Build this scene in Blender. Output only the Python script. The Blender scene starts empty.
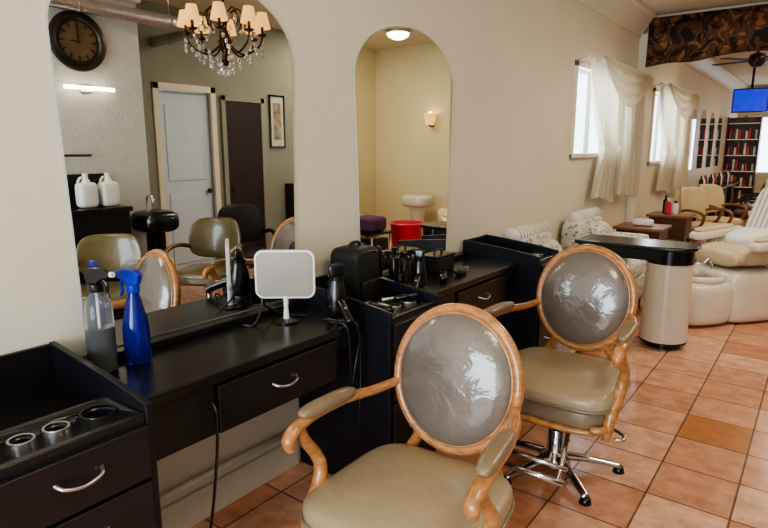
import bpy, bmesh, math, random
from mathutils import Vector, Matrix
random.seed(3)
scene=bpy.context.scene
def S(r,g,b):
    f=lambda c:(c/255/12.92) if c/255<=.04045 else ((c/255+.055)/1.055)**2.4
    return (f(r),f(g),f(b),1)
# ---------------------------------------------------------------- materials
def M(name,col,rough=.5,metal=0,coat=0,noise=0,ns=8,bump=0,bs=40,emit=None,es=0,trans=0,ior=1.45,sheen=0,stretch=None,spec=.5,bd=.01,crough=.06,dist=0):
    m=bpy.data.materials.new(name); m.use_nodes=True
    nt=m.node_tree; b=nt.nodes['Principled BSDF']
    b.inputs['Base Color'].default_value=col
    b.inputs['Roughness'].default_value=rough
    b.inputs['Metallic'].default_value=metal
    b.inputs['Coat Weight'].default_value=coat
    b.inputs['Coat Roughness'].default_value=crough
    b.inputs['Specular IOR Level'].default_value=spec
    b.inputs['Transmission Weight'].default_value=trans
    b.inputs['IOR'].default_value=ior
    b.inputs['Sheen Weight'].default_value=sheen
    if emit: 
        b.inputs['Emission Color'].default_value=emit; b.inputs['Emission Strength'].default_value=es
    if noise or bump:
        tc=nt.nodes.new('ShaderNodeTexCoord'); mp=nt.nodes.new('ShaderNodeMapping')
        nt.links.new(tc.outputs['Object'],mp.inputs['Vector'])
        if stretch: mp.inputs['Scale'].default_value=stretch
    if noise:
        n=nt.nodes.new('ShaderNodeTexNoise'); n.inputs['Scale'].default_value=ns; n.inputs['Detail'].default_value=5
        nt.links.new(mp.outputs[0],n.inputs['Vector'])
        r=nt.nodes.new('ShaderNodeValToRGB')
        r.color_ramp.elements[0].position=.3; r.color_ramp.elements[1].position=.7
        r.color_ramp.elements[0].color=tuple(max(0,c*(1-noise)) for c in col[:3])+(1,)
        r.color_ramp.elements[1].color=tuple(min(1,c*(1+noise)) for c in col[:3])+(1,)
        nt.links.new(n.outputs['Fac'],r.inputs[0]); nt.links.new(r.outputs[0],b.inputs['Base Color'])
    if bump:
        n2=nt.nodes.new('ShaderNodeTexNoise'); n2.inputs['Scale'].default_value=bs; n2.inputs['Detail'].default_value=4
        n2.inputs['Distortion'].default_value=dist
        nt.links.new(mp.outputs[0],n2.inputs['Vector'])
        bp=nt.nodes.new('ShaderNodeBump'); bp.inputs['Strength'].default_value=bump; bp.inputs['Distance'].default_value=bd
        nt.links.new(n2.outputs['Fac'],bp.inputs['Height']); nt.links.new(bp.outputs[0],b.inputs['Normal'])
        if coat: nt.links.new(bp.outputs[0],b.inputs['Coat Normal'])
    return m
mWall=M('wall_paint',S(214,206,188),.5,noise=.03,ns=2,bump=.15,bs=60,bd=.004)
mWallFar=M('wall_paint_far',S(206,194,164),.6,noise=.04,ns=2)
mWallTex=M('wall_textured',S(196,196,190),.8,noise=.05,ns=10,bump=.7,bs=35)
mWallGrn=M('wall_sage',S(136,137,124),.7,noise=.05,ns=3)
mWallTan=M('wall_tan',S(210,198,158),.6,noise=.05,ns=1.5)
mCeil=M('ceiling_paint',S(214,204,178),.8,noise=.03,ns=2)
mTrim=M('trim_cream',S(215,208,190),.5,noise=.02)
mBase=M('baseboard_cream',S(198,192,178),.5,noise=.05)
mBlack=M('black_laminate',S(27,25,28),.32,noise=.15,ns=30,spec=.5)
mBlackTop=M('black_counter',S(25,24,27),.22,noise=.15,ns=30,bump=.05,bs=200,spec=.6)
mNavy=M('dark_laminate',S(21,22,29),.35,noise=.1)
mPlast=M('black_plastic',S(14,14,16),.22,noise=.1,spec=.7)
mBlkRough=M('black_fabric',S(20,20,22),.55,noise=.2,bump=.3,bs=150)
mChrome=M('chrome',S(215,216,218),.12,1,noise=.03)
mSteel=M('brushed_steel',S(190,190,190),.3,1,noise=.06)
mMir=M('mirror_silver',(.86,.88,.86,1),.0,1)
mMirEdge=M('mirror_edge',S(190,200,195),.15,.3)
mWood=M('honey_wood',S(172,118,70),.28,coat=.55,noise=.36,ns=9,stretch=(3,3,7))
mWoodD=M('dark_wood',S(82,52,34),.4,noise=.3,ns=5,stretch=(2,10,2))
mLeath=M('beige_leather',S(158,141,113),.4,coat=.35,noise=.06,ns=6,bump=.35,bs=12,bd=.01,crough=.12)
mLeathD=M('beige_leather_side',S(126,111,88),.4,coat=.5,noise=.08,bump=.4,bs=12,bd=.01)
mPlasBack=M('plastic_wrapped_back',S(112,103,95),.28,.15,coat=1,noise=.14,ns=4,bump=.55,bs=8,bd=.016,dist=.5,crough=.05)
mArmPad=M('arm_pad_leather',S(126,108,86),.4,coat=.4,noise=.1,bump=.2,bs=30)
mPink=M('pink_plastic',S(205,50,70),.4,noise=.05)
mPurp=M('purple_towel',S(80,45,75),.9,noise=.2,bump=.4,bs=80)
mCream=M('cream_gelcoat',S(214,203,184),.25,coat=.3,noise=.03)
mTan=M('tan_vinyl',S(200,180,146),.45,noise=.08,bump=.2,bs=20)
mGreyV=M('taupe_vinyl',S(138,128,112),.45,noise=.08,bump=.2,bs=20)
mTowel=M('white_towel',S(222,220,216),.9,noise=.06,ns=20,bump=.6,bs=90)
mOlive=M('olive_vinyl',S(104,92,60),.3,coat=.4,noise=.2,bump=.2,bs=20)
mWhiteP=M('white_plastic',S(228,228,224),.35,noise=.03)
mWhiteDoor=M('door_white',S(196,208,222),.4,noise=.03)
mGold=M('antique_gold',S(84,58,32),.35,.85,noise=.3)
mShade=M('lamp_shade',S(190,150,105),.7,noise=.1,emit=S(255,190,110),es=.9)
mBulb=M('bulb_glow',S(255,240,220),.5,emit=S(255,240,215),es=7)
mBlueP=M('blue_plastic',S(14,36,180),.12,trans=.75,noise=.05)
mClear=M('clear_plastic',(.9,.93,.95,1),.06,trans=.93,ior=1.3)
mCrys=M('crystal',(.95,.96,1,1),.03,trans=.85,ior=1.5)
mLiq=M('dark_liquid',S(18,20,24),.2)
mScr=M('tv_screen',S(20,25,120),.3,emit=S(25,35,220),es=.7,noise=.3)
mGlass=M('window_glass',(.95,.98,1,1),.02,trans=1,ior=1.05)
mPic=M('picture_art',S(140,130,112),.6,noise=.5,ns=12)
mMat=M('picture_mat',S(185,185,175),.6)
mFace=M('clock_face',S(96,78,54),.5,noise=.2,ns=10)
mDark=M('bronze_dark',S(34,24,20),.35,noise=.3)
mWood2=M('walnut_top',S(130,88,58),.35,noise=.2)
mBlueHead=M('blue_head',S(18,44,170),.3,noise=.05)
mFoil=M('duct_foil',S(190,190,192),.35,1,noise=.1,ns=20,bump=.5,bs=50)

def floral():
    m=M('floral_fabric',S(214,205,190),.9); nt=m.node_tree; b=nt.nodes['Principled BSDF']
    tc=nt.nodes.new('ShaderNodeTexCoord'); v=nt.nodes.new('ShaderNodeTexVoronoi'); v.inputs['Scale'].default_value=26
    r=nt.nodes.new('ShaderNodeValToRGB'); r.color_ramp.elements[0].color=S(120,114,112); r.color_ramp.elements[1].color=S(206,200,190)
    r.color_ramp.elements[0].position=.15; r.color_ramp.elements[1].position=.5
    nt.links.new(tc.outputs['Object'],v.inputs['Vector']); nt.links.new(v.outputs['Distance'],r.inputs[0]); nt.links.new(r.outputs[0],b.inputs['Base Color'])
    return m
mFloral=floral()
def stripes():
    m=M('striped_towel',S(214,205,190),.9); nt=m.node_tree; b=nt.nodes['Principled BSDF']
    tc=nt.nodes.new('ShaderNodeTexCoord'); w=nt.nodes.new('ShaderNodeTexWave'); w.bands_direction='Y'; w.inputs['Scale'].default_value=6; w.inputs['Distortion'].default_value=.3
    r=nt.nodes.new('ShaderNodeValToRGB'); r.color_ramp.elements[0].color=S(150,146,140); r.color_ramp.elements[1].color=S(220,214,202)
    r.color_ramp.elements[0].position=.1; r.color_ramp.elements[1].position=.35
    nt.links.new(tc.outputs['Object'],w.inputs['Vector']); nt.links.new(w.outputs['Fac'],r.inputs[0]); nt.links.new(r.outputs[0],b.inputs['Base Color'])
    return m
mStripe=stripes()
def valm():
    m=M('valance_brocade',S(90,50,25),.75); nt=m.node_tree; b=nt.nodes['Principled BSDF']
    tc=nt.nodes.new('ShaderNodeTexCoord')
    n=nt.nodes.new('ShaderNodeTexNoise'); n.inputs['Scale'].default_value=5; n.inputs['Detail'].default_value=2; n.inputs['Distortion'].default_value=3
    r=nt.nodes.new('ShaderNodeValToRGB'); e=r.color_ramp.elements
    e[0].color=S(28,18,14); e[0].position=.44; e[1].color=S(104,64,38); e[1].position=.49
    x=e.new(.57); x.color=S(66,44,28); x=e.new(.62); x.color=S(140,94,58)
    nt.links.new(tc.outputs['Object'],n.inputs['Vector']); nt.links.new(n.outputs['Fac'],r.inputs[0]); nt.links.new(r.outputs[0],b.inputs['Base Color'])
    return m
mVal=valm()
def floorm():
    m=M('terracotta_tiles',S(200,130,95),.24); nt=m.node_tree; b=nt.nodes['Principled BSDF']
    tc=nt.nodes.new('ShaderNodeTexCoord'); mp=nt.nodes.new('ShaderNodeMapping')
    mp.inputs['Location'].default_value=(-1.425+3.25,-3.22+6.5,0)
    nt.links.new(tc.outputs['Object'],mp.inputs['Vector'])
    br=nt.nodes.new('ShaderNodeTexBrick'); br.offset=0; br.squash=1
    br.inputs['Scale'].default_value=1; br.inputs['Brick Width'].default_value=.325; br.inputs['Row Height'].default_value=.325
    br.inputs['Mortar Size'].default_value=.005; br.inputs['Mortar Smooth'].default_value=.3
    br.inputs['Color1'].default_value=S(224,180,154); br.inputs['Color2'].default_value=S(190,132,100); br.inputs['Mortar'].default_value=S(112,84,70)
    nt.links.new(mp.outputs[0],br.inputs['Vector'])
    n=nt.nodes.new('ShaderNodeTexNoise'); n.inputs['Scale'].default_value=9; n.inputs['Detail'].default_value=8; n.inputs['Roughness'].default_value=.65
    nt.links.new(tc.outputs['Object'],n.inputs['Vector'])
    r=nt.nodes.new('ShaderNodeValToRGB'); r.color_ramp.elements[0].position=.3; r.color_ramp.elements[0].color=(.66,.56,.52,1); r.color_ramp.elements[1].position=.7; r.color_ramp.elements[1].color=(1.1,1.08,1.05,1)
    nt.links.new(n.outputs['Fac'],r.inputs[0])
    mx=nt.nodes.new('ShaderNodeMix'); mx.data_type='RGBA'; mx.blend_type='MULTIPLY'; mx.inputs['Factor'].default_value=1
    nt.links.new(br.outputs['Color'],mx.inputs['A']); nt.links.new(r.outputs[0],mx.inputs['B'])
    nt.links.new(mx.outputs['Result'],b.inputs['Base Color'])
    bp=nt.nodes.new('ShaderNodeBump'); bp.invert=True; bp.inputs['Strength'].default_value=.5; bp.inputs['Distance'].default_value=.004
    nt.links.new(br.outputs['Fac'],bp.inputs['Height']); nt.links.new(bp.outputs[0],b.inputs['Normal'])
    return m
mFloor=floorm()
mTileD=M('tile_brown',S(172,112,66),.3,noise=.2,ns=14)
def curtm():
    m=bpy.data.materials.new('sheer_curtain'); m.use_nodes=True; nt=m.node_tree; nt.nodes.clear()
    o=nt.nodes.new('ShaderNodeOutputMaterial'); d=nt.nodes.new('ShaderNodeBsdfDiffuse'); t=nt.nodes.new('ShaderNodeBsdfTranslucent'); tr=nt.nodes.new('ShaderNodeBsdfTransparent')
    d.inputs[0].default_value=S(210,200,180); t.inputs[0].default_value=S(212,202,180)
    a=nt.nodes.new('ShaderNodeMixShader'); a.inputs[0].default_value=.3; c=nt.nodes.new('ShaderNodeMixShader'); c.inputs[0].default_value=.14
    nt.links.new(d.outputs[0],a.inputs[1]); nt.links.new(t.outputs[0],a.inputs[2]); nt.links.new(a.outputs[0],c.inputs[1]); nt.links.new(tr.outputs[0],c.inputs[2]); nt.links.new(c.outputs[0],o.inputs[0])
    return m
mCurt=curtm()

# ---------------------------------------------------------------- mesh helpers
def grp(name,loc=(0,0,0),rz=0,scale=1):
    e=bpy.data.objects.new(name,None); e.location=loc; e.rotation_euler=(0,0,math.radians(rz)); e.scale=(scale,)*3
    e.empty_display_size=.1
    scene.collection.objects.link(e); return e
def fin(name,bm,mat,parent=None,smooth=True,bev=0,seg=2,loc=None,rot=None):
    bmesh.ops.recalc_face_normals(bm,faces=bm.faces)
    me=bpy.data.meshes.new(name); bm.to_mesh(me); bm.free()
    if smooth:
        for p in me.polygons: p.use_smooth=True
    me.materials.append(mat)
    o=bpy.data.objects.new(name,me); scene.collection.objects.link(o)
    if parent: o.parent=parent
    if loc: o.location=loc
    if rot: o.rotation_euler=rot
    if bev:
        b=o.modifiers.new('bev','BEVEL'); b.width=bev; b.segments=seg; b.limit_method='ANGLE'; b.harden_normals=True
    return o
def addbox(bm,c,s):
    bmesh.ops.create_cube(bm,size=1,matrix=Matrix.Translation(c)@Matrix.Diagonal((*s,1)))
def box(name,lo,hi,mat,parent=None,bev=.004,rot=None,smooth=None):
    c=[(a+b)/2 for a,b in zip(lo,hi)]; s=[abs(b-a) for a,b in zip(lo,hi)]
    bm=bmesh.new(); addbox(bm,(0,0,0),s)
    return fin(name,bm,mat,parent,bool(bev),bev,2,c,rot)
def boxes(name,lst,mat,parent=None,bev=0):
    bm=bmesh.new()
    for lo,hi in lst:
        addbox(bm,[(a+b)/2 for a,b in zip(lo,hi)],[abs(b-a) for a,b in zip(lo,hi)])
    return fin(name,bm,mat,parent,bool(bev),bev)
def lathe(name,prof,mat,parent=None,loc=(0,0,0),rot=None,seg=32,smooth=True,sx=1,sy=1):
    bm=bmesh.new(); rings=[]
    for r,z in prof:
        if r<1e-6: rings.append([bm.verts.new((0,0,z))])
        else: rings.append([bm.verts.new((r*sx*math.cos(2*math.pi*i/seg),r*sy*math.sin(2*math.pi*i/seg),z)) for i in range(seg)])
    for a,b in zip(rings,rings[1:]):
        if len(a)==1 and len(b)==1: continue
        for i in range(seg):
            j=(i+1)%seg
            if len(a)==1: bm.faces.new((a[0],b[j],b[i]))
            elif len(b)==1: bm.faces.new((a[i],a[j],b[0]))
            else: bm.faces.new((a[i],a[j],b[j],b[i]))
    o=fin(name,bm,mat,parent,smooth,0,2,loc,rot)
    if smooth:
        try: o.data.set_sharp_from_angle(angle=math.radians(40))
        except Exception: pass
    return o
def crv(pts,sub,cyc):
    P=[Vector(p) for p in pts]; n=len(P); out=[]
    if n==2 and not cyc: return [(P[0],0.0),(P[1],1.0)]
    rng=n if cyc else n-1
    for i in range(rng):
        if cyc: p0,p1,p2,p3=P[(i-1)%n],P[i],P[(i+1)%n],P[(i+2)%n]
        else: p0,p1,p2,p3=P[max(i-1,0)],P[i],P[i+1],P[min(i+2,n-1)]
        for k in range(sub):
            t=k/sub
            out.append((.5*((2*p1)+(p2-p0)*t+(2*p0-5*p1+4*p2-p3)*t*t+(3*p1-p0-3*p2+p3)*t**3),i+t))
    if not cyc: out.append((P[-1],float(n-1)))
    return out
def tube(name,pts,r,mat,parent=None,sub=8,cyc=False,seg=12,flat=1.0,bm0=None,up=None):
    path=crv(pts,sub,cyc); bm=bm0 or bmesh.new(); n=len(path)
    rad=(lambda u:r) if not isinstance(r,(list,tuple)) else (lambda u:r[int(u)%len(r)]*(1-(u-int(u)))+r[(int(u)+1)%len(r)]*(u-int(u)) if u<len(r)-1 or cyc else r[-1])
    T=[]
    for i in range(n):
        a=path[(i-1)%n][0] if (cyc or i>0) else path[i][0]; b=path[(i+1)%n][0] if (cyc or i<n-1) else path[i][0]
        T.append((b-a).normalized())
    nv=Vector(up) if up else (Vector((0,0,1)) if abs(T[0].z)<.9 else Vector((1,0,0)))
    rings=[]
    for i in range(n):
        nv=(nv-T[i]*nv.dot(T[i])).normalized(); bn=T[i].cross(nv); rr=rad(path[i][1])
        rings.append([bm.verts.new(path[i][0]+nv*rr*flat*math.sin(2*math.pi*k/seg)+bn*rr*math.cos(2*math.pi*k/seg)) for k in range(seg)])
    for i in range(n if cyc else n-1):
        a,b=rings[i],rings[(i+1)%n]
        for k in range(seg):
            j=(k+1)%seg; bm.faces.new((a[k],a[j],b[j],b[k]))
    if not cyc:
        bm.faces.new(rings[0]); bm.faces.new(rings[-1])
    if bm0: return None
    return fin(name,bm,mat,parent)
def sell(name,c,s,mat,parent=None,e1=.5,e2=.5,fn=None,rot=None,nu=48,nv=24):
    bm=bmesh.new(); pw=lambda x,e: math.copysign(abs(x)**e,x); rings=[]
    for j in range(nv+1):
        ph=-math.pi/2+math.pi*j/nv; cz=pw(math.cos(ph),e1) if 0<j<nv else 0; sz=pw(math.sin(ph),e1)
        ring=[]
        for i in range(nu if 0<j<nv else 1):
            th=2*math.pi*i/nu
            v=Vector((s[0]*cz*pw(math.cos(th),e2),s[1]*cz*pw(math.sin(th),e2),s[2]*sz))
            if fn: v=Vector(fn(v))
            ring.append(bm.verts.new(v))
        rings.append(ring)
    for a,b in zip(rings,rings[1:]):
        for i in range(nu):
            j=(i+1)%nu
            if len(a)==1: bm.faces.new((a[0],b[j],b[i]))
            elif len(b)==1: bm.faces.new((a[i],a[j],b[0]))
            else: bm.faces.new((a[i],a[j],b[j],b[i]))
    return fin(name,bm,mat,parent,True,0,2,c,rot)
def prism(name,out,axis,a0,a1,mat,parent=None,bev=.003,smooth=None):
    bm=bmesh.new()
    def P(p,a):
        return {'x':(a,p[0],p[1]),'y':(p[0],a,p[1]),'z':(p[0],p[1],a)}[axis]
    A=[bm.verts.new(P(p,a0)) for p in out]; B=[bm.verts.new(P(p,a1)) for p in out]
    bm.faces.new(A); bm.faces.new(B)
    n=len(out)
    for i in range(n):
        j=(i+1)%n; bm.faces.new((A[i],A[j],B[j],B[i]))
    return fin(name,bm,mat,parent,bool(bev),bev)
def cyl(name,p0,p1,r,mat,parent=None,seg=20,r1=None):
    return tube(name,[p0,p1],[r,r if r1 is None else r1],mat,parent,seg=seg)

# ---------------------------------------------------------------- room shell
H=3.0
floor=boxes('floor',[((-.2,-3.2,-.1),(5.2,17.2,0))],mFloor)
box('floor_tile',(1.43,3.225,0),(1.745,3.54,.0012),mTileD,None,0)
boxes('ceiling',[((-.2,-3.2,H),(5.2,17.2,H+.1))],mCeil)
def wall_x(name,x0,x1,ys,openings,mat,z1=H):
    L=[]; y=ys[0]
    for (a,b,z0,zt) in openings:
        L.append(((x0,y,0),(x1,a,z1))); L.append(((x0,a,0),(x1,b,z0))); L.append(((x0,a,zt),(x1,b,z1))); y=b
    L.append(((x0,y,0),(x1,ys[1],z1)))
    return boxes(name,L,mat)
W1=(5.35,6.7,1.42,2.28); W2=(8.3,9.7,1.3,2.28)
wall_x('wall_left',-.15,0,(-3.2,17.2),[W1,W2],mWall)
wall_x('wall_right',3.9,4.05,(2.95,6.5),[(3.66,4.34,0,2.14)],mWallGrn)
boxes('wall_right',[((3.9,6.5,0),(4.05,17.2,H))],mWallTan)
boxes('wall_partition',[((2.55,7.46,0),(3.9,7.6,H))],mWallTan)
boxes('wall_alcove',[((3.0,-3.05,0),(3.9,2.95,H))],mWallTex)
boxes('wall_back',[((-.15,-3.2,0),(.5,-3.05,H)),((3.0,-3.2,0),(4.05,-3.05,H)),((.5,-3.2,0),(3.0,-3.05,.35)),((.5,-3.2,2.6),(3.0,-3.05,H))],mWall)
boxes('wall_far',[((0,17,0),(.15,17.15,H)),((2.2,17,0),(3.9,17.15,H)),((.15,17,0),(2.2,17.15,.9)),((.15,17,2.3),(2.2,17.15,H))],mWallFar)
boxes('trim_pilaster',[((0,7.42,0),(.1,7.6,2.8))],mTrim,None,.01)
def crown(name,y0,y1):
    prism(name,[(0,2.76),(.025,2.76),(.03,2.8),(.05,2.83),(.09,2.88),(.13,2.93),(.14,2.95),(.17,2.96),(.17,3.0),(0,3.0)],'y',y0,y1,mTrim,None,.002)
crown('trim_crown_left',-3.05,7.42); crown('trim_crown_far',7.62,17)
boxes('trim_soffit',[((2.94,-3,2.72),(3.0,2.97,3.0))],mTrim,None,.01)
g=grp('air_duct',(2.9,0,2.6))
tube('pipe',[(0,-1,0),(0,1.5,.0),(0,3.5,.0)],.055,mFoil,g,sub=4,seg=20)
tube('elbow',[(0,3.45,0),(.02,3.58,0),(.2,3.65,0),(1.0,3.66,0)],.055,mFoil,g,seg=20)
for i,y in enumerate((.5,1.5,2.4,3.2)):
    lathe('band_%d'%i,[(.056,-.015),(.06,-.01),(.06,.01),(.056,.015)],mSteel,g,(0,y,0),(math.pi/2,0,0))
    tube('hanger_%d'%i,[(0,y,.05),(0,y,.4)],.004,mSteel,g,seg=8)
boxes('baseboard_left',[((0,-3,0),(.018,.3,.13)),((0,.79,0),(.018,1.81,.14)),((0,2.24,0),(.018,3.36,.14)),((0,3.75,0),(.018,7.4,.13)),((0,7.62,0),(.018,17,.13))],mBase,None,.003)
boxes('baseboard_right',[((3.882,2.97,0),(3.9,3.58,.13)),((3.882,4.42,0),(3.9,4.45,.13)),((3.882,5.13,0),(3.9,7.4,.13)),((3.882,7.62,0),(3.9,17,.13))],mBase,None,.003)
boxes('trim_header',[((.1,7.5,2.86),(2.55,7.66,3.0))],mTrim,None,.008)
tube('trim_pipe',[(.03,.79,.2),(.03,1.81,.2)],.014,mTrim,None)

def window(name,o):
    g=grp(name,(0,0,0)); a,b,z0,z1=o
    boxes('frame',[((-.15,a,z0),(.02,a+.05,z1)),((-.15,b-.05,z0),(.02,b,z1)),((-.15,a,z1-.05),(.02,b,z1)),((-.15,a,z0),(.04,b,z0+.04)),((-.1,(a+b)/2-.02,z0),(-.06,(a+b)/2+.02,z1))],mTrim,g,.004)
    boxes('glass',[((-.085,a+.05,z0+.04),(-.08,b-.05,z1-.05))],mGlass,g)
window('window_1',W1); window('window_2',W2)
g=grp('window_3')
boxes('frame',[((.15,17,.9),(.2,17.1,2.3)),((2.15,17,.9),(2.2,17.1,2.3)),((.15,17,.9),(2.2,17.1,.95)),((.15,17,2.25),(2.2,17.1,2.3)),((.82,17.02,.9),(.87,17.08,2.3)),((1.5,17.02,.9),(1.55,17.08,2.3))],mTrim,g,.003)
g=grp('window_4')
boxes('frame',[((.5,-3.15,.35),(.56,-3.07,2.6)),((2.94,-3.15,.35),(3.0,-3.07,2.6)),((.5,-3.15,.35),(3.0,-3.07,.41)),((.5,-3.15,2.54),(3.0,-3.07,2.6)),((1.7,-3.15,.35),(1.76,-3.07,2.6))],mTrim,g,.003)

def curtain(name,y0,y1,z0,z1):
    g=grp(name)
    def panel(nm,ya,yb,gather,toward,xo):
        bm=bmesh.new(); nu,nv=110,48; V=[]
        for j in range(nv+1):
            v=j/nv; z=z1+(z0-z1)*v
            k=min(1,v/.62); k=k**1.6
            w=1-gather*(k if v<.62 else 1-.45*(v-.62)/.38)
            row=[]
            for i in range(nu+1):
                u=i/nu
                uu=(1-(1-u)*w) if toward>0 else u*w
                y=ya+(yb-ya)*uu
                x=xo+(.022+.01*v)*math.sin(u*math.pi*2*10+v*1.5)+.012*math.sin(u*37+v*5)
                row.append(bm.verts.new((x,y,z+.05*k*math.sin(u*3+1))))
            V.append(row)
        for j in range(nv):
            for i in range(nu): bm.faces.new((V[j][i],V[j][i+1],V[j+1][i+1],V[j+1][i]))
        fin(nm,bm,mCurt,g)
    panel('panel_near',y0,y0+(y1-y0)*.55,.55,1,.09)
    panel('panel_far',y0+(y1-y0)*.42,y1,.2,1,.15)
    bm=bmesh.new(); nu,nv=60,20; V=[]
    for j in range(nv+1):
        v=j/nv; row=[]
        for i in range(nu+1):
            u=i/nu; sag=math.sin(math.pi*u)
            row.append(bm.verts.new((.19+.02*math.sin(v*22)+.03*v,y0+(y1-y0)*u,z1+.02-(.06+.34*sag)*v)))
        V.append(row)
    for j in range(nv):
        for i in range(nu): bm.faces.new((V[j][i],V[j][i+1],V[j+1][i+1],V[j+1][i]))
    fin('swag',bm,mCurt,g)
    tube('rod',[(.12,y0-.1,z1+.01),(.12,y1+.05,z1+.01)],.009,mTrim,g)
    sell('finial',(.12,y0-.12,z1+.01),(.018,.018,.018),mTrim,g,1,1,nu=16,nv=8)
    tube('bracket',[(.005,y0-.08,z1-.01),(.12,y0-.08,z1)],.007,mTrim,g)
    tube('bracket_2',[(.005,y1+.03,z1-.01),(.12,y1+.03,z1)],.007,mTrim,g)
curtain('sheer_curtain',5.5,7.25,.98,2.3)
curtain('sheer_curtain',8.25,10.2,.9,2.3)

g=grp('window_valance')
bm=bmesh.new(); n=80; V=[[],[]]
for i in range(n+1):
    u=i/n; x=.1+2.4*u; yy=7.38+.02*math.sin(u*40)
    V[0].append(bm.verts.new((x,yy,2.42+.1*min(1,u*1.8)+.012*math.sin(u*22)))); V[1].append(bm.verts.new((x,7.4,2.95)))
for i in range(n): bm.faces.new((V[0][i],V[0][i+1],V[1][i+1],V[1][i]))
o=fin('drape',bm,mVal,g); s=o.modifiers.new('s','SOLIDIFY'); s.thickness=.02
tube('pole',[(.12,7.44,2.93),(2.5,7.44,2.93)],.02,mWoodD,g)

# ---------------------------------------------------------------- salon mirrors
def mirror(name,yc,w,z0,zs,zt,taper,ex=.95):
    g=grp(name)
    hw=w/2; out=[(yc-hw+taper,z0),(yc+hw-taper,z0),(yc+hw,zs)]
    for i in range(1,32):
        t=math.pi*i/32
        out.append((yc+hw*math.copysign(abs(math.cos(t))**.95,math.cos(t)),zs+(zt-zs)*math.sin(t)**ex))
    out.append((yc-hw,zs))
    prism('edge',out,'x',.002,.0075,mMirEdge,g,0)
    sc=[(yc+(y-yc)*.994,z0+.003+(z-z0)*.995) for y,z in out]
    prism('glass',sc,'x',.0076,.0095,mMir,g,0)
mirror('wall_mirror',1.353,1.0,.83,1.85,2.14,.02,.85)
mirror('wall_mirror',2.74,.945,.84,1.83,2.15,.045)

# ---------------------------------------------------------------- stations
def handle(g,x,y,z,L=.11,name='handle'):
    tube(name,[(x-.004,y-L/2,z+.006),(x+.02,y-L/2+.012,z-.002),(x+.026,y,z-.01),(x+.02,y+L/2-.012,z-.002),(x-.004,y+L/2,z+.006)],[.006,.005,.0045,.005,.006],mSteel,g,seg=10)
def cabinet(name,y0,y1,holes):
    g=grp(name); D=.55
    side=[(.01,.0),(D,.0),(D,.845),(D-.05,.853),(.36,.872),(.15,.893),(.01,.905)]
    prism('side_near',side,'y',y0,y0+.02,mNavy,g,.003)
    prism('side_far',side,'y',y1-.02,y1,mNavy,g,.003)
    box('back',(.005,y0+.02,.05),(.02,y1-.02,.9),mBlack,g,.002)
    box('body',(.02,y0+.021,.05),(D-.02,y1-.021,.745),mBlack,g,.002)
    t=box('tool_tray',(.35,y0+.021,.745),(D-.004,y1-.021,.82),mBlackTop,g,.004)
    for i,(hy,r) in enumerate(holes):
        c=lathe('cut',[(0,-.065),(r,-.065),(r,.05),(0,.05)],mPlast,None,(.44,hy,.82))
        bpy.context.view_layer.update()
        b=t.modifiers.new('b','BOOLEAN'); b.object=c; b.operation='DIFFERENCE'; b.solver='EXACT'
        bpy.context.view_layer.update()
        dg=bpy.context.evaluated_depsgraph_get(); me=bpy.data.meshes.new_from_object(t.evaluated_get(dg))
        t.modifiers.clear(); t.data=me
        bpy.data.objects.remove(c)
        big=r>.035
        lathe('hole_ring_%d'%i,[(r-.002,-.004),(r-.002,.001),(r+.001,.002),(r+.003,.0015),(r+.0035,-.0005)],mPlast if big else mSteel,g,(.44,hy,.8205))
        lathe('cup_%d'%i,[(0,-.06),(r-.003,-.06),(r-.001,-.01)],mNavy if big else mBlack,g,(.44,hy,.82))
    box('drawer_1',(D-.02,y0+.024,.645),(D+.014,y1-.024,.792),mBlack,g,.004)
    box('drawer_2',(D-.02,y0+.024,.45),(D+.014,y1-.024,.635),mBlack,g,.004)
    box('drawer_3',(D-.02,y0+.024,.1),(D+.014,y1-.024,.44),mBlack,g,.004)
    yc=(y0+y1)/2
    for i,z in enumerate((.73,.56,.3)): handle(g,D+.014,yc,z,name='handle_%d'%i)
    return g
cabinet('styling_cabinet',.36,.775,[(.685,.042),(.578,.028),(.498,.027)])
k2=cabinet('styling_cabinet',1.83,2.21,[(2.12,.035),(2.02,.026),(1.93,.026)])
cabinet('styling_cabinet',3.39,3.72,[(3.63,.03),(3.53,.025)])
def counter(name,y0,y1,d0,d1):
    g=grp(name)
    box('top',(.004,y0,.762),(.42,y1,.80),mBlackTop,g,.006)
    box('ledge',(.004,y0,.80),(.065,y1,.828),mBlackTop,g,.004)
    box('apron',(.38,y0+.001,.585),(.405,d0-.008,.762),mBlack,g,.002)
    box('drawer',(.03,d0,.585),(.418,d1,.75),mBlack,g,.005)
    box('apron_2',(.38,d1+.008,.7),(.405,y1-.001,.762),mBlack,g,.002)
    handle(g,.418,(d0+d1)/2,.675)
    return g
c1=counter('styling_counter',.777,1.828,1.08,1.655)
c2=counter('styling_counter',2.212,3.388,2.62,3.2)
tube('cord_1',[(.1,1.03,.758),(.3,1.04,.72),(.428,1.05,.7),(.44,1.05,.6),(.425,1.04,.42),(.41,1.02,.25),(.39,1.0,.1),(.36,.97,.01),(.2,.95,.006)],.0048,mPlast,c1,seg=8)
tube('cord_2',[(.3,1.7,.806),(.4,1.74,.806),(.44,1.76,.78),(.445,1.77,.6),(.46,1.74,.4),(.45,1.76,.2),(.4,1.75,.01)],.0045,mPlast,c1,seg=8)
tube('cord_3',[(.36,1.68,.806),(.43,1.7,.8),(.44,1.71,.65),(.43,1.72,.5),(.44,1.74,.62),(.43,1.79,.74)],.0045,mPlast,c1,seg=8)
tube('cord_4',[(.1,1.45,.806),(.13,1.48,.806),(.11,1.54,.86),(.09,1.56,.93),(.08,1.58,.86),(.1,1.66,.806),(.2,1.7,.806)],.0045,mPlast,c1,seg=8)

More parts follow.
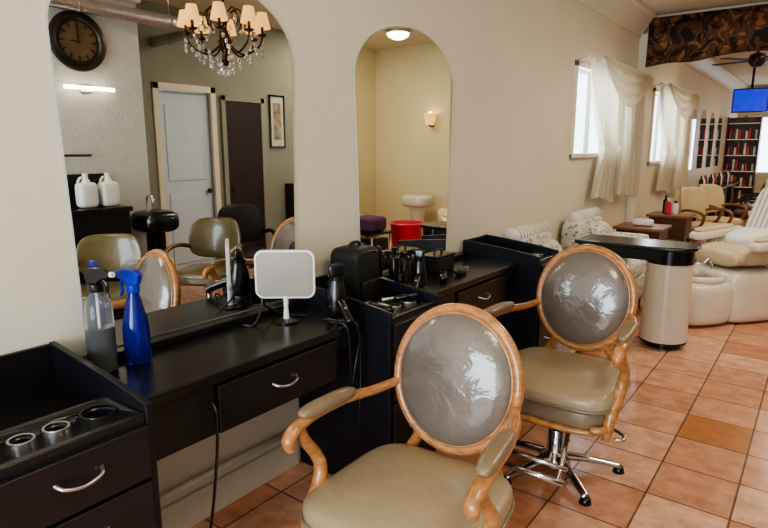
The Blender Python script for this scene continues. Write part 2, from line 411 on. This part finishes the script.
# ---------------------------------------------------------------- salon armchair
def chair(name,x,y,s,rz):
    g=grp(name,(x,y,0),rz)
    tp=lambda v:(v.x*(1-.22*(v.y)),v.y,v.z)
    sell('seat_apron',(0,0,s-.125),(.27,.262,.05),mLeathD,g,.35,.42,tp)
    def dome(v):
        z=v.z+(.018*(1-(v.x/.285)**2)*(1-(v.y/.275)**2) if v.z>0 else 0)
        return (v.x*(1-.22*v.y),v.y,z)
    sell('seat_cushion',(0,-.005,s-.052),(.285,.275,.047),mLeath,g,.5,.42,dome)
    pts=[]
    for i in range(32):
        t=2*math.pi*i/32; pw=lambda c:math.copysign(abs(c)**.42,c)
        px,py=.286*pw(math.cos(t)),.276*pw(math.sin(t)); pts.append((px*(1-.22*py),py-.005,s-.072))
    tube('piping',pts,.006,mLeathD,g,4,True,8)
    a,b=.229,.246; t0=math.radians(11); cz=s+.265; cy=.285
    def Q(u,w,off=0):
        return Vector((u,cy+w*math.sin(t0)+off*math.cos(t0),cz+w*math.cos(t0)-off*math.sin(t0)))
    ring=[Q(a*math.cos(2*math.pi*i/28),b*math.sin(2*math.pi*i/28)) for i in range(28)]
    tube('back_frame',ring,.0195,mWood,g,3,True,14)
    ring=[Q((a-.015)*math.cos(2*math.pi*i/28),(b-.015)*math.sin(2*math.pi*i/28),-.017) for i in range(28)]
    tube('back_bead',ring,.006,mWood,g,3,True,8)
    sell('back_pad',(0,cy,cz),(a-.008,b-.008,.07),mPlasBack,g,.9,1,None,(math.pi/2-t0,0,0),56,28)
    bm=bmesh.new()
    for sx in (-1,1):
        tube('',[Q(sx*.12,-.21),(sx*.15,.275,s-.0),(sx*.19,.262,s-.08),(sx*.2,.26,s-.16)],[.02,.02,.022,.018],mWood,bm0=bm)
        tube('',[Q(sx*.222,-.05),(sx*.262,.17,s+.205),(sx*.292,.03,s+.215),(sx*.305,-.12,s+.215),(sx*.308,-.205,s+.2),(sx*.308,-.242,s+.172),(sx*.306,-.235,s+.14)],[.017,.02,.021,.022,.024,.024,.017],mWood,bm0=bm,flat=.85)
        tube('',[(sx*.306,-.19,s+.19),(sx*.308,-.165,s+.14),(sx*.31,-.115,s+.075),(sx*.3,-.1,s+.02),(sx*.294,-.125,s-.04),(sx*.286,-.175,s-.09),(sx*.282,-.2,s-.16),(sx*.278,-.205,s-.2)],[.018,.02,.021,.023,.026,.026,.022,.017],mWood,bm0=bm)
        tube('',[(sx*.23,-.25,s-.15),(sx*.26,-.245,s-.15),(sx*.275,-.22,s-.15)],.018,mWood,bm0=bm)
    tube('',[(-.27,-.19,s-.172),(-.2,-.25,s-.172),(0,-.268,s-.172),(.2,-.25,s-.172),(.27,-.19,s-.172)],.013,mWood,bm0=bm)
    tube('',[(-.2,.25,s-.165),(0,.262,s-.165),(.2,.25,s-.165)],.013,mWood,bm0=bm)
    tube('',[(.27,-.19,s-.172),(.26,0,s-.172),(.2,.24,s-.172)],.013,mWood,bm0=bm)
    tube('',[(-.27,-.19,s-.172),(-.26,0,s-.172),(-.2,.24,s-.172)],.013,mWood,bm0=bm)
    fin('wood_frame',bm,mWood,g)
    for i,sx in enumerate((-1,1)):
        sell('arm_pad_%d'%i,(sx*.295,-.06,s+.236),(.029,.13,.021),mArmPad,g,.7,.6,lambda v,sx=sx:(v.x+sx*(-.08*v.y),v.y,v.z),None,24,14)
    box('mount_plate',(-.12,-.12,s-.2),(.12,.12,s-.172),mPlast,g,.006)
    lathe('column',[(0,.03),(.075,.03),(.075,.05),(.06,.075),(.045,.09),(.04,.1),(.04,.2),(.036,.205),(.028,.21),(.028,s-.22),(.05,s-.21),(.05,s-.2),(0,s-.2)],mChrome,g)
    bm=bmesh.new()
    for i in range(5):
        t=2*math.pi*i/5+.5; c,si=math.cos(t),math.sin(t)
        tube('',[(.05*c,.05*si,.065),(.15*c,.15*si,.055),(.3*c,.3*si,.03)],[.03,.025,.018],mChrome,bm0=bm,flat=.6)
    fin('star_base',bm,mChrome,g)
    bm=bmesh.new()
    for i in range(5):
        t=2*math.pi*i/5+.5; c,si=math.cos(t),math.sin(t)
        bmesh.ops.create_cone(bm,cap_ends=True,segments=16,radius1=.028,radius2=.02,depth=.026,matrix=Matrix.Translation((.295*c,.295*si,.0132)))
    fin('glides',bm,mPlast,g)
    bm=bmesh.new()
    for sx in (-1,1):
        tube('',[(sx*.1,-.08,s-.19),(sx*.12,-.2,s-.23),(sx*.14,-.32,.2),(sx*.14,-.36,.15)],.011,mChrome,bm0=bm)
    tube('',[(-.17,-.36,.15),(.17,-.36,.15)],.014,mChrome,bm0=bm)
    tube('',[(-.17,-.33,.2),(.17,-.33,.2)],.01,mChrome,bm0=bm)
    tube('',[(.05,0,s-.215),(.2,-.02,s-.22),(.3,-.04,s-.235),(.32,-.08,s-.24),(.29,-.1,s-.24)],.008,mChrome,bm0=bm)
    fin('footrest',bm,mChrome,g)
    return g
chair('salon_armchair',.965,1.40,.445,4)
chair('salon_armchair',1.02,2.53,.515,0)

# ---------------------------------------------------------------- counter items
def spray(name,x,y,z,h,mat,headmat,rz,r=.036,liq=False):
    g=grp(name,(x,y,z),rz); b=h-.075
    if liq: prof=[(0,.001),(r*.92,.001),(r,.01),(r,b*.8),(r*.9,b*.87),(r*.5,b*.94),(r*.42,b*.97),(r*.4,b)]
    else: prof=[(0,.001),(r*.9,.001),(r,.01),(r,b*.5),(r*.9,b*.62),(r*.72,b*.74),(r*.55,b*.88),(r*.42,b*.95),(r*.4,b)]
    lathe('bottle',prof,mat,g)
    if liq: lathe('liquid',[(0,.004),(r*.88,.005),(r*.93,.012),(r*.93,b*.55),(0,b*.55)],mLiq,g)
    lathe('collar',[(r*.5,b-.004),(r*.52,b),(r*.5,b+.02),(r*.3,b+.025),(0,b+.025)],headmat,g)
    prism('head',[(-.025,b+.022),(.012,b+.022),(.03,b+.035),(.062,b+.045),(.062,b+.062),(.02,b+.072),(-.02,b+.07),(-.034,b+.055)],'y',-.012,.012,headmat,g,.004)
    tube('trigger',[(.03,0,b+.04),(.045,0,b+.02),(.042,0,b-.005),(.05,0,b-.02)],[.007,.006,.005,.005],headmat,g,seg=8)
    lathe('nozzle',[(0,0),(.009,0),(.009,.012),(0,.012)],mWhiteP if liq else headmat,g,(.06,0,b+.054),(0,math.pi/2,0),16)
    tube('dip_tube',[(0,0,.02),(0,0,b+.01)],.003,mWhiteP,g)
spray('spray_bottle',.115,.868,.801,.34,mClear,mPlast,20,.044,True)
spray('spray_bottle',.135,.978,.801,.32,mBlueP,mBlueHead,200,.042)

g=grp('hand_mirror',(.19,1.6,.801),38)
def rr(w,h,r,n=8):
    o=[]
    for cx,cz,a0 in ((w-r,h-r,0),(-w+r,h-r,90),(-w+r,-h+r,180),(w-r,-h+r,270)):
        for i in range(n+1):
            a=math.radians(a0+90*i/n); o.append((cx+r*math.cos(a),cz+r*math.sin(a)))
    return o
prism('frame',[(x,z+.2) for x,z in rr(.122,.1,.035)],'y',-.008,.008,mWhiteP,g,.003)
prism('glass',[(x,z+.2) for x,z in rr(.114,.092,.03)],'y',-.0095,-.0085,M('mirror_haze',S(134,127,117),.35,.5,noise=.08),g,0)
tube('handle',[(0,0,.11),(0,0,.06),(0,0,.01)],[.012,.009,.013],mWhiteP,g)
lathe('foot',[(0,0),(.05,0),(.05,.006),(.015,.014),(0,.014)],mPlast,g)

def dryer(name,x,y,z,rz,tilt=0,sc=1):
    g=grp(name,(x,y,z),rz,sc); g.rotation_euler=(math.radians(tilt),0,math.radians(rz))
    lathe('barrel',[(0,0),(.026,0),(.036,.006),(.041,.025),(.043,.06),(.04,.1),(.031,.135),(.028,.15),(.031,.152),(.031,.165),(.026,.168),(.022,.16),(0,.158)],mPlast,g)
    sell('nozzle',(0,0,.185),(.03,.012,.03),mPlast,g,.6,.6,lambda v:(v.x*(1+2*v.z),v.y*(1-6*v.z),v.z),None,24,12)
    lathe('grille_ring',[(.03,-.001),(.034,.002),(.034,.006),(.03,.006)],mSteel,g)
    tube('handle',[(0,-.03,.07),(0,-.07,.06),(0,-.12,.04),(0,-.155,.022)],[.018,.016,.015,.017],mPlast,g,flat=1.2)
    box('switch',(-.005,-.11,.06),(.005,-.085,.068),mSteel,g,.002)
dryer('hair_dryer',.32,1.765,.801,60,0,1.1)
dryer('hair_dryer',.3,2.42,.801,25,0,.95)
dryer('hair_dryer',.18,1.9,.7455,75,0,1.0)
g=grp('styling_bag',(.15,2.09,.748),6)
sell('body',(0,0,.15),(.09,.1,.149),mBlkRough,g,.3,.35)
box('pocket',(.085,-.08,.03),(.105,.08,.15),mBlkRough,g,.01)
tube('strap',[(0,-.05,.285),(0,-.03,.315),(0,.03,.315),(0,.05,.285)],.008,mBlkRough,g)
tube('piping',[(.088,-.07,.27),(.095,0,.285),(.088,.07,.27)],.004,mPlast,g)
def clipper(x,y,z,rz):
    g=grp('hair_clipper',(x,y,z),rz)
    sell('body',(0,0,.02),(.022,.07,.019),mPlast,g,.6,.6)
    box('blade',(-.018,.065,.012),(.018,.085,.03),mSteel,g,.002)
clipper(.3,2.66,.801,30); clipper(.46,1.89,.823,80); clipper(.3,2.85,.801,10)
g=grp('clipper_stand',(.13,2.3,.801),0)
box('dock',(-.04,-.05,0),(.04,.05,.05),mPlast,g,.01)
lathe('cup',[(0,.05),(.02,.05),(.024,.12),(.02,.12),(.018,.06),(0,.06)],mPlast,g)
sell('clipper_body',(0,0,.15),(.017,.02,.07),mPlast,g,.6,.6)
def prodbottle(name,x,y,z,h,r,mat,cap):
    g=grp(name,(x,y,z)); lathe('body',[(0,0),(r,0),(r,h*.7),(r*.8,h*.76),(r*.4,h*.8),(r*.4,h*.84),(0,h*.84)],mat,g,seg=20); lathe('cap',[(0,h*.82),(r*.5,h*.82),(r*.5,h),(0,h)],cap,g,seg=20)
prodbottle('product_bottle',.12,2.45,.801,.19,.028,mPlast,mPlast)
prodbottle('product_bottle',.13,2.54,.801,.15,.03,mDark,mPlast)
prodbottle('product_bottle',.12,2.64,.801,.12,.028,mPlast,mSteel)
g=grp('tool_case',(.14,2.86,.801)); box('case',(-.06,-.1,0),(.06,.1,.09),mBlkRough,g,.012); box('lid',(-.063,-.103,.085),(.063,.103,.1),mPlast,g,.006); tube('grip',[(0,-.04,.098),(0,-.03,.12),(0,.03,.12),(0,.04,.098)],.006,mPlast,g)
g=grp('brush_jar',(.3,2.26,.801)); lathe('jar',[(0,0),(.033,0),(.033,.11),(.03,.11),(.03,.006),(0,.006)],mPlast,g)
for i,(a,b) in enumerate(((.02,.01),(-.018,.015),(.0,-.02))):
    tube('comb_%d'%i,[(a*.5,b*.5,.01),(a*1.2,b*1.2,.12),(a*1.8,b*1.8,.19)],[.005,.006,.012],mPlast,g,seg=8)
g=grp('curling_iron',(.38,2.06,.838),0)
tube('barrel',[(0,-.06,.0),(.03,.0,.0)],.01,mSteel,g); tube('handle',[(.03,.0,.0),(.08,.1,.0)],.014,mPlast,g)

# ---------------------------------------------------------------- manicure table
g=grp('manicure_table')
prism('top',[(.36,4.56),(1.0,4.56),(1.15,4.6),(1.22,4.7),(1.22,4.88),(1.15,4.96),(.36,4.96)],'z',.765,.795,mPlast,g,.01)
box('drawer_band',(.38,4.6,.68),(1.05,4.92,.765),mBlack,g,.01)
lathe('pedestal_collar',[(0,.66),(.165,.66),(.165,.765),(0,.765)],mPlast,g,(1.03,4.77,0),None,40,True,1,1.1)
lathe('pedestal',[(0,.06),(.17,.06),(.165,.3),(.16,.66),(0,.66)],mCream,g,(1.03,4.77,0),None,40,True,1,1.1)
lathe('pedestal_foot',[(0,0),(.13,0),(.13,.03),(.17,.04),(.17,.06),(0,.06)],mPlast,g,(1.03,4.77,0))
box('end_cabinet',(.42,4.6,.0),(.62,4.92,.68),mCream,g,.015)

# ---------------------------------------------------------------- pedicure chairs (front faces -x)
def pedi(name,x,y,rz,vin,towel=False):
    g=grp(name,(x,y,0),rz)
    sell('base',(.32,0,.24),(.42,.3,.24),mCream,g,.3,.35)
    sell('foot_basin',(-.26,0,.2),(.27,.3,.195),mCream,g,.35,.6)
    pts=[(-.26+.21*math.cos(t*math.pi/10),.24*math.sin(t*math.pi/10),.405) for t in range(20)]
    tube('basin_rim',pts,.032,mCream,g,3,True,12)
    sell('basin_water',(-.26,0,.395),(.19,.22,.012),mSteel,g,.5,.8)
    tube('faucet',[(-.06,0,.4),(-.06,0,.5),(-.1,0,.54),(-.15,0,.51)],.012,mChrome,g)
    sell('foot_rest',(-.3,0,.44),(.05,.1,.035),vin,g,.7,.6)
    sell('seat_cushion',(.28,0,.58),(.3,.26,.085),vin,g,.5,.4)
    sell('seat_front_roll',(.0,0,.57),(.075,.26,.08),vin,g,.8,.3)
    t=math.radians(20)
    sell('back_lower',(.62,0,.88),(.085,.26,.27),vin,g,.4,.4,None,(0,t,0))
    sell('back_upper',(.74,0,1.22),(.08,.23,.16),vin,g,.5,.5,None,(0,t,0))
    sell('head_pillow',(.7,0,1.3),(.06,.17,.08),vin,g,.7,.5,None,(0,t,0))
    for i,sy in enumerate((-1,1)):
        sell('arm_%d'%i,(.28,sy*.33,.72),(.28,.065,.045),mCream,g,.5,.4,None,(0,-.1,0))
        sell('arm_support_%d'%i,(.45,sy*.33,.5),(.13,.05,.24),mCream,g,.4,.4)
        sell('arm_pad_%d'%i,(.24,sy*.33,.77),(.2,.055,.022),vin,g,.6,.5,None,(0,-.1,0))
    if towel:
        sell('towel',(.55,0,.92),(.025,.21,.26),mStripe,g,.35,.3,None,(0,t,0))
        sell('lap_cushion',(.36,.02,.72),(.15,.19,.06),mTowel,g,.7,.5,None,(0,-.25,.2))
    return g
pedi('pedicure_chair',1.22,5.86,52,mTan,True)
pedi('pedicure_chair',1.45,8.4,50,mGreyV,True)

# ---------------------------------------------------------------- upholstered armchair, tables
def loveseat(name,y,x=.42):
    g=grp(name,(x,y,0),0)
    box('base',(-.36,-.34,.1),(.24,.34,.36),mFloral,g,.04)
    sell('seat',(-.03,0,.44),(.29,.26,.09),mFloral,g,.4,.3)
    sell('back',(-.28,0,.6),(.1,.36,.28),mFloral,g,.35,.3)
    for i,sy in enumerate((-1,1)):
        box('arm_front_%d'%i,(-.34,sy*.31-.05,.1),(.24,sy*.31+.05,.6),mFloral,g,.03)
        lathe('arm_roll_%d'%i,[(0,0),(.05,0),(.07,.015),(.075,.05),(.075,.5),(.07,.54),(0,.55)],mFloral,g,(-.31,sy*.31,.64),(0,math.pi/2,0))
    for i,(a,b) in enumerate(((-.3,-.29),(.2,-.29),(-.3,.29),(.2,.29))): cyl('leg_%d'%i,(a,b,0),(a,b,.11),.02,mWoodD,g)
    sell('throw_pillow',(-.12,.05,.66),(.08,.2,.17),mFloral,g,.6,.5,None,(0,-.3,0))
    tube('back_roll',[(-.27,-.3,.88),(-.27,.3,.88)],.065,mStripe,g,seg=20)
loveseat('upholstered_armchair',4.13)
loveseat('upholstered_armchair',5.5,.4)
def stable(name,x,y):
    g=grp(name,(x,y,0))
    box('top',(-.24,-.24,.68),(.24,.24,.71),mWood2,g,.006)
    box('body',(-.21,-.21,.42),(.21,.21,.68),mWoodD,g,.004)
    box('shelf',(-.21,-.21,.12),(.21,.21,.15),mWoodD,g,.004)
    for i,(a,b) in enumerate(((-.19,-.19),(.19,-.19),(-.19,.19),(.19,.19))): box('leg_%d'%i,(a-.02,b-.02,0),(a+.02,b+.02,.42),mWoodD,g,.003)
stable('side_table',.42,6.5); stable('side_table',.42,7.9)
sell('body',(0,0,.035),(.1,.08,.035),mTowel,grp('folded_towel',(.42,6.5,.711)),.5,.5)
prodbottle('product_bottle',.4,7.8,.711,.2,.035,mPink,mWhiteP); prodbottle('product_bottle',.45,7.95,.711,.16,.035,mWhiteP,mPlast); prodbottle('product_bottle',.33,7.98,.711,.22,.03,mDark,mPlast)

# ---------------------------------------------------------------- far stations
for i in range(4):
    y=10.9+i*1.0
    mirror('wall_mirror',y+.3,.6,1.15,1.85,2.2,.02)
    g=grp('styling_counter')
    box('top',(.02,y-.15,.78),(.45,y+.75,.82),mBlackTop,g,.006)
    box('cabinet',(.02,y-.12,0),(.4,y+.2,.78),mBlack,g,.004)
    for k in range(4): lathe('bottle_%d'%k,[(0,0),(.035,0),(.035,.16),(.014,.2),(.014,.24),(0,.24)],(mPlast,mWhiteP,mPink,mDark)[k],g,(.25,y+.1+k*.14,.82))
def simplechair(name,x,y,rz,mat,s=.5,bh=.24,arm=None,bw=.27):
    g=grp(name,(x,y,0),rz)
    sell('seat',(0,0,s-.06),(.25,.25,.065),mat,g,.45,.45)
    def bend(v): return (v.x*(1-.5*max(0,v.z)/bh*.3),v.y-1.6*v.x*v.x,v.z)
    sell('back',(0,.27,s+.04+bh),(bw,.045,bh),mat,g,.5,.7,bend,(-.15,0,0))
    bm=bmesh.new()
    for sx in (-1,1):
        tube('',[(sx*.2,.2,s+.14),(sx*.27,.08,s+.18),(sx*.28,-.1,s+.18),(sx*.27,-.22,s+.13),(sx*.26,-.18,s),(sx*.23,-.05,s-.08)],.02,mPlast,bm0=bm)
    fin('arms',bm,arm or mPlast,g)
    lathe('column',[(0,.02),(.24,.02),(.24,.03),(.1,.05),(.04,.07),(.03,.1),(.03,s-.12),(.08,s-.11),(0,s-.1)],mChrome,g)
    lathe('base_disc',[(0,0),(.25,0),(.25,.02),(0,.02)],mChrome,g)
    return g
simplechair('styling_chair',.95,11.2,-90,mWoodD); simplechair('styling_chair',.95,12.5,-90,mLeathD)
simplechair('waiting_chair',.62,9.0,60,mTan,.5,.22,mWood2); simplechair('waiting_chair',.7,9.9,60,mTan,.5,.22,mWood2)
g=grp('television',(.72,12.0,2.32),0)
box('screen_body',(-.27,-.03,-.2),(.27,.03,.2),mPlast,g,.01)
box('screen',(-.25,-.035,-.18),(.25,-.031,.18),mScr,g,0)
tube('ceiling_pole',[(0,.04,.1),(0,.04,.67)],.02,mPlast,g)
g=grp('ceiling_fan',(.95,9.9,0))
tube('rod',[(0,0,2.99),(0,0,2.8)],.015,mDark,g)
lathe('motor',[(0,2.62),(.06,2.63),(.1,2.68),(.11,2.74),(.09,2.79),(.03,2.82),(0,2.82)],mDark,g)
for i in range(5):
    t=2*math.pi*i/5+.3
    o=prism('blade_%d'%i,[(.1,-.03),(.2,-.06),(.55,-.075),(.6,-.05),(.6,.05),(.55,.075),(.2,.06),(.1,.03)],'z',2.71,2.72,mDark,g,.002); o.rotation_euler=(0,0,t)
# product shelf facing the camera side of the room
g=grp('product_shelf',(.03,15.3,0))
for i in range(6): box('shelf_%d'%i,(0,0,.3+.35*i),(.6,.3,.32+.35*i),mWhiteP,g,.003)
boxes('sides',[((-.02,0,0),(0,.3,2.2)),((.6,0,0),(.62,.3,2.2)),((0,.29,0),(.6,.3,2.2))],mWoodD,g)
for q,(cc,n0) in enumerate(((S(170,60,50),0),(S(50,42,40),1),(S(200,190,170),2))):
    bm=bmesh.new()
    for i in range(5):
        for k in range(n0,9,3):
            h=random.uniform(.14,.27); addbox(bm,(.05+k*.062,.1,.32+.35*i+h/2),(.045,.06,h))
    fin('bottles_%d'%q,bm,M('product_bottles',cc,.4,noise=.4,ns=6),g,False)

# ---------------------------------------------------------------- opposite side (seen in the mirrors)
g=grp('wall_clock',(2.998,2.42,2.34)); R=(0,-math.pi/2,0)
lathe('frame',[(.15,.0),(.225,.0),(.23,.015),(.22,.035),(.195,.045),(.175,.035),(.165,.02),(.15,.02)],mDark,g,(0,0,0),R,48)
lathe('face',[(0,.005),(.165,.005),(.165,.014),(0,.014)],mFace,g,(0,0,0),R,48)
bm=bmesh.new()
for i in range(12):
    t=i*math.pi/6
    bmesh.ops.create_cube(bm,size=1,matrix=Matrix.Rotation(t,4,'X')@Matrix.Translation((-.017,0,.13))@Matrix.Diagonal((.004,.012,.035,1)))
fin('numerals',bm,mDark,g,False)
boxes('hands',[((-.022,-.004,-.02),(-.018,.004,.11)),((-.022,-.06,-.004),(-.018,.02,.004))],mDark,g)
g=grp('wall_sconce',(2.995,2.45,1.98))
box('backplate',(-.02,-.05,-.03),(0,.05,.03),mSteel,g,.004)
tube('arm',[(-.02,0,0),(-.06,0,0)],.008,mSteel,g)
tube('lamp_tube',[(-.07,-.2,0),(-.07,.2,0)],.016,mBulb,g)
g=grp('shampoo_counter',(2.7,0,0))
box('cabinet',(-.04,.9,0),(.29,2.55,1.0),mBlack,g,.006)
box('top',(-.06,.88,1.0),(.295,2.57,1.04),mBlackTop,g,.006)
box('splash',(.27,.9,1.04),(.295,2.55,1.3),mBlack,g,.003)
def jug(x,y,z):
    g=grp('plastic_jug',(x,y,z))
    sell('body',(0,0,.1),(.06,.075,.1),mWhiteP,g,.35,.5)
    lathe('neck',[(.045,.17),(.03,.215),(.02,.23),(.02,.25),(0,.25)],mWhiteP,g)
    lathe('cap',[(0,.25),(.022,.25),(.022,.27),(0,.27)],mWhiteP,g)
    tube('grip',[(0,-.035,.16),(0,-.06,.2),(0,-.04,.235),(0,-.015,.235)],.01,mWhiteP,g)
jug(2.8,2.28,1.041); jug(2.8,2.46,1.041)
g=grp('towel_rail',(2.99,2.2,1.45)); tube('bar',[(0,-.2,0),(-.05,-.2,0),(-.05,.2,0),(0,.2,0)],.01,mDark,g,2)
simplechair('shampoo_chair',2.27,2.1,-50,mOlive,.5,.16,mOlive,.24); simplechair('shampoo_chair',2.28,3.0,-30,mOlive,.5,.18,mOlive,.24)
simplechair('shampoo_chair',2.7,3.75,-60,mBlkRough,.5,.2,None,.24)
g=grp('shampoo_bowl',(2.78,2.84,0))
sell('bowl',(0,0,.88),(.19,.17,.1),mPlast,g,.6,.6)
lathe('stand',[(0,0),(.14,0),(.12,.05),(.08,.1),(.08,.8),(0,.8)],mPlast,g)
tube('tap',[(.1,0,.96),(.1,0,1.08),(.03,0,1.1),(0,0,1.04)],.01,mChrome,g)
g=grp('door_1')
boxes('frame',[((3.88,3.6,0),(3.92,3.67,2.2)),((3.88,4.33,0),(3.92,4.4,2.2)),((3.88,3.6,2.13),(3.92,4.4,2.2))],mTrim,g,.004)
box('leaf',(3.95,3.67,.01),(3.99,4.33,2.13),mWhiteDoor,g,.003)
boxes('panels',[((3.94,3.76,1.15),(3.955,4.24,1.98)),((3.94,3.76,.2),(3.955,4.24,1.0))],mWhiteDoor,g,.006)
sell('knob',(3.91,4.27,1.02),(.03,.03,.03),mGold,g,1,1,nu=16,nv=8)
g=grp('door_2')
boxes('frame',[((3.86,4.46,0),(3.899,4.52,2.12)),((3.86,5.06,0),(3.899,5.12,2.12)),((3.86,4.46,2.06),(3.899,5.12,2.12))],mWallGrn,g,.004)
box('leaf',(3.87,4.52,.01),(3.895,5.06,2.06),M('door_dark',S(44,34,30),.5,noise=.2),g,.003)
sell('knob',(3.85,4.58,1.02),(.025,.025,.025),mGold,g,1,1,nu=16,nv=8)
def pic(y,z,w,h):
    g=grp('framed_picture',(3.895,y,z))
    boxes('frame',[((-.02,-w,-h),(0,-w+.02,h)),((-.02,w-.02,-h),(0,w,h)),((-.02,-w,h-.02),(0,w,h)),((-.02,-w,-h),(0,w,-h+.02))],mPlast,g,.002)
    box('mat',(-.008,-w+.02,-h+.02),(-.002,w-.02,h-.02),mMat,g,0); box('art',(-.011,-w*.5,-h*.7),(-.009,w*.5,h*.7),mPic,g,0)
pic(5.35,1.85,.13,.33); pic(5.95,1.75,.1,.2)
g=grp('tall_cabinet',(3.6,5.75,0)); box('body',(-.25,-.3,.05),(.29,.3,1.05),mBlack,g,.006); box('door',(-.265,-.28,.1),(-.25,.28,1.0),mNavy,g,.004); handle(g,-.285,.2,.6)
g=grp('waste_bin',(2.35,6.1,0))
lathe('bin',[(0,.0),(.17,.0),(.21,.55),(.225,.57),(.21,.58),(.2,.55),(.16,.02),(0,.02)],mPink,g)
g=grp('towel_cart',(2.45,5.45,0)); box('shelf',(-.2,-.2,.5),(.2,.2,.53),mPlast,g,.004); box('lower_bin',(-.17,-.17,.1),(.17,.17,.45),mPlast,g,.02)
for i,(a,b) in enumerate(((-.18,-.18),(.18,-.18),(-.18,.18),(.18,.18))): cyl('leg_%d'%i,(a,b,0),(a,b,.5),.012,mSteel,g)
sell('towels',(0,0,.62),(.17,.17,.09),mPurp,g,.4,.4)
g=grp('wash_basin',(2.85,7.1,0))
sell('sink',(0,0,.76),(.22,.2,.09),mCream,g,.5,.6)
lathe('pedestal',[(0,0),(.16,0),(.12,.1),(.09,.5),(.14,.7),(0,.7)],mCream,g)
g=grp('wall_sconce',(2.82,7.455,1.93)); lathe('shade',[(.06,-.08),(.1,.08)],mShade,g,(0,-.1,0)); tube('arm',[(0,0,-.1),(0,-.1,-.1),(0,-.1,-.05)],.01,mGold,g); sell('bulb',(0,-.1,.06),(.035,.035,.05),mBulb,g,1,1,nu=16,nv=8)
def flush(x,y):
    g=grp('ceiling_light',(x,y,2.999)); lathe('rim',[(0,0),(.17,0),(.17,-.03),(.15,-.035)],mSteel,g); lathe('globe',[(.15,-.03),(.13,-.07),(.07,-.1),(0,-.11)],mBulb,g)
flush(2.75,6.45)

# chandelier
g=grp('chandelier',(1.95,3.04,2.36),0,1.15)
tube('chain',[(0,0,.555),(0,0,.2)],.008,mGold,g)
lathe('canopy',[(0,.555),(.06,.555),(.05,.53),(0,.5)],mGold,g)
lathe('stem',[(0,-.2),(.015,-.19),(.03,-.16),(.02,-.12),(.035,-.07),(.05,-.04),(.03,0),(.015,.05),(.03,.1),(.02,.15),(.012,.2),(0,.22)],mGold,g)
bm=bmesh.new(); bc=bmesh.new()
for i in range(8):
    t=2*math.pi*i/8; c,s_=math.cos(t),math.sin(t)
    tube('',[(.03*c,.03*s_,-.06),(.12*c,.12*s_,-.12),(.22*c,.22*s_,-.07),(.25*c,.25*s_,0)],.007,mGold,bm0=bm,seg=8)
    tube('',[(.02*c,.02*s_,.12),(.09*c,.09*s_,.17),(.14*c,.14*s_,.1),(.12*c,.12*s_,.04)],.005,mGold,bm0=bm,seg=8)
    bmesh.ops.create_cone(bm,cap_ends=True,segments=12,radius1=.02,radius2=.035,depth=.015,matrix=Matrix.Translation((.25*c,.25*s_,.005)))
    bmesh.ops.create_cone(bm,cap_ends=True,segments=10,radius1=.01,radius2=.01,depth=.06,matrix=Matrix.Translation((.25*c,.25*s_,.04)))
    for (rr_,z) in ((.25,-.04),(.25,-.075),(.25,-.11),(.17,-.13),(.17,-.165),(.21,-.1),(.1,-.16),(.1,-.2),(.05,-.24),(.13,.04),(.2,.01),(.08,.12),(.15,.08)):
        bmesh.ops.create_icosphere(bc,subdivisions=1,radius=.014,matrix=Matrix.Translation((rr_*math.cos(t+.2*(z*10)),rr_*math.sin(t+.2*(z*10)),z))@Matrix.Diagonal((.8,.8,1.4,1)))
bmesh.ops.create_icosphere(bc,subdivisions=2,radius=.025,matrix=Matrix.Translation((0,0,-.24)))
fin('arms',bm,mGold,g); fin('crystals',bc,mCrys,g,False)
for i in range(8):
    t=2*math.pi*i/8; lathe('shade_%d'%i,[(.055,.05),(.032,.15)],mShade,g,(.25*math.cos(t),.25*math.sin(t),0),None,20)

# ---------------------------------------------------------------- lights
w=bpy.data.worlds.new('World'); scene.world=w; w.use_nodes=True
w.node_tree.nodes['Background'].inputs[0].default_value=(.72,.85,1,1); w.node_tree.nodes['Background'].inputs[1].default_value=3.6
def area(name,loc,rot,sx,sy,e,col):
    l=bpy.data.lights.new(name,'AREA'); l.shape='RECTANGLE'; l.size=sx; l.size_y=sy; l.energy=e; l.color=col
    o=bpy.data.objects.new(name,l); o.location=loc; o.rotation_euler=[math.radians(a) for a in rot]; scene.collection.objects.link(o); return o
area('storefront_daylight',(1.75,-2.95,1.5),(90,0,0),2.3,2.0,110,(.8,.89,1))
area('ceiling_fill_light',(2.3,.9,2.97),(0,0,0),.6,1.2,20,(1,.88,.7))
area('ceiling_fill_light',(2.1,4.9,2.97),(0,0,0),.6,1.2,30,(1,.85,.64))
area('ceiling_fill_light',(3.2,5.9,2.97),(0,0,0),.4,.4,16,(1,.88,.66))  # added fill, not a fixture: brightens the tan wall reflected in the second mirror
area('ceiling_fill_light',(2.1,9.5,2.97),(0,0,0),.6,1.2,34,(1,.84,.62))
area('ceiling_fill_light',(2.1,13.5,2.97),(0,0,0),.6,1.2,30,(1,.88,.7))
area('window_daylight',(-.03,6.02,1.85),(90,0,-90),1.2,.7,14,(.8,.9,1))
area('window_daylight',(-.03,9.0,1.8),(90,0,-90),1.2,.8,14,(.85,.93,1))

# ---------------------------------------------------------------- camera
cd=bpy.data.cameras.new('camera'); cam=bpy.data.objects.new('camera',cd); scene.collection.objects.link(cam)
cam.location=(1.9,0,1.5); cd.lens=580*36/768; cd.sensor_width=36; cd.clip_start=.02
yaw=math.radians(37); ph=math.radians(11.2)
fw=Vector((-math.sin(yaw)*math.cos(ph),math.cos(yaw)*math.cos(ph),-math.sin(ph)))
cam.rotation_euler=fw.to_track_quat('-Z','Y').to_euler()
scene.camera=cam
scene.view_settings.view_transform='AgX'
try: scene.view_settings.look='AgX - Medium High Contrast'
except Exception: pass
scene.view_settings.exposure=0.48
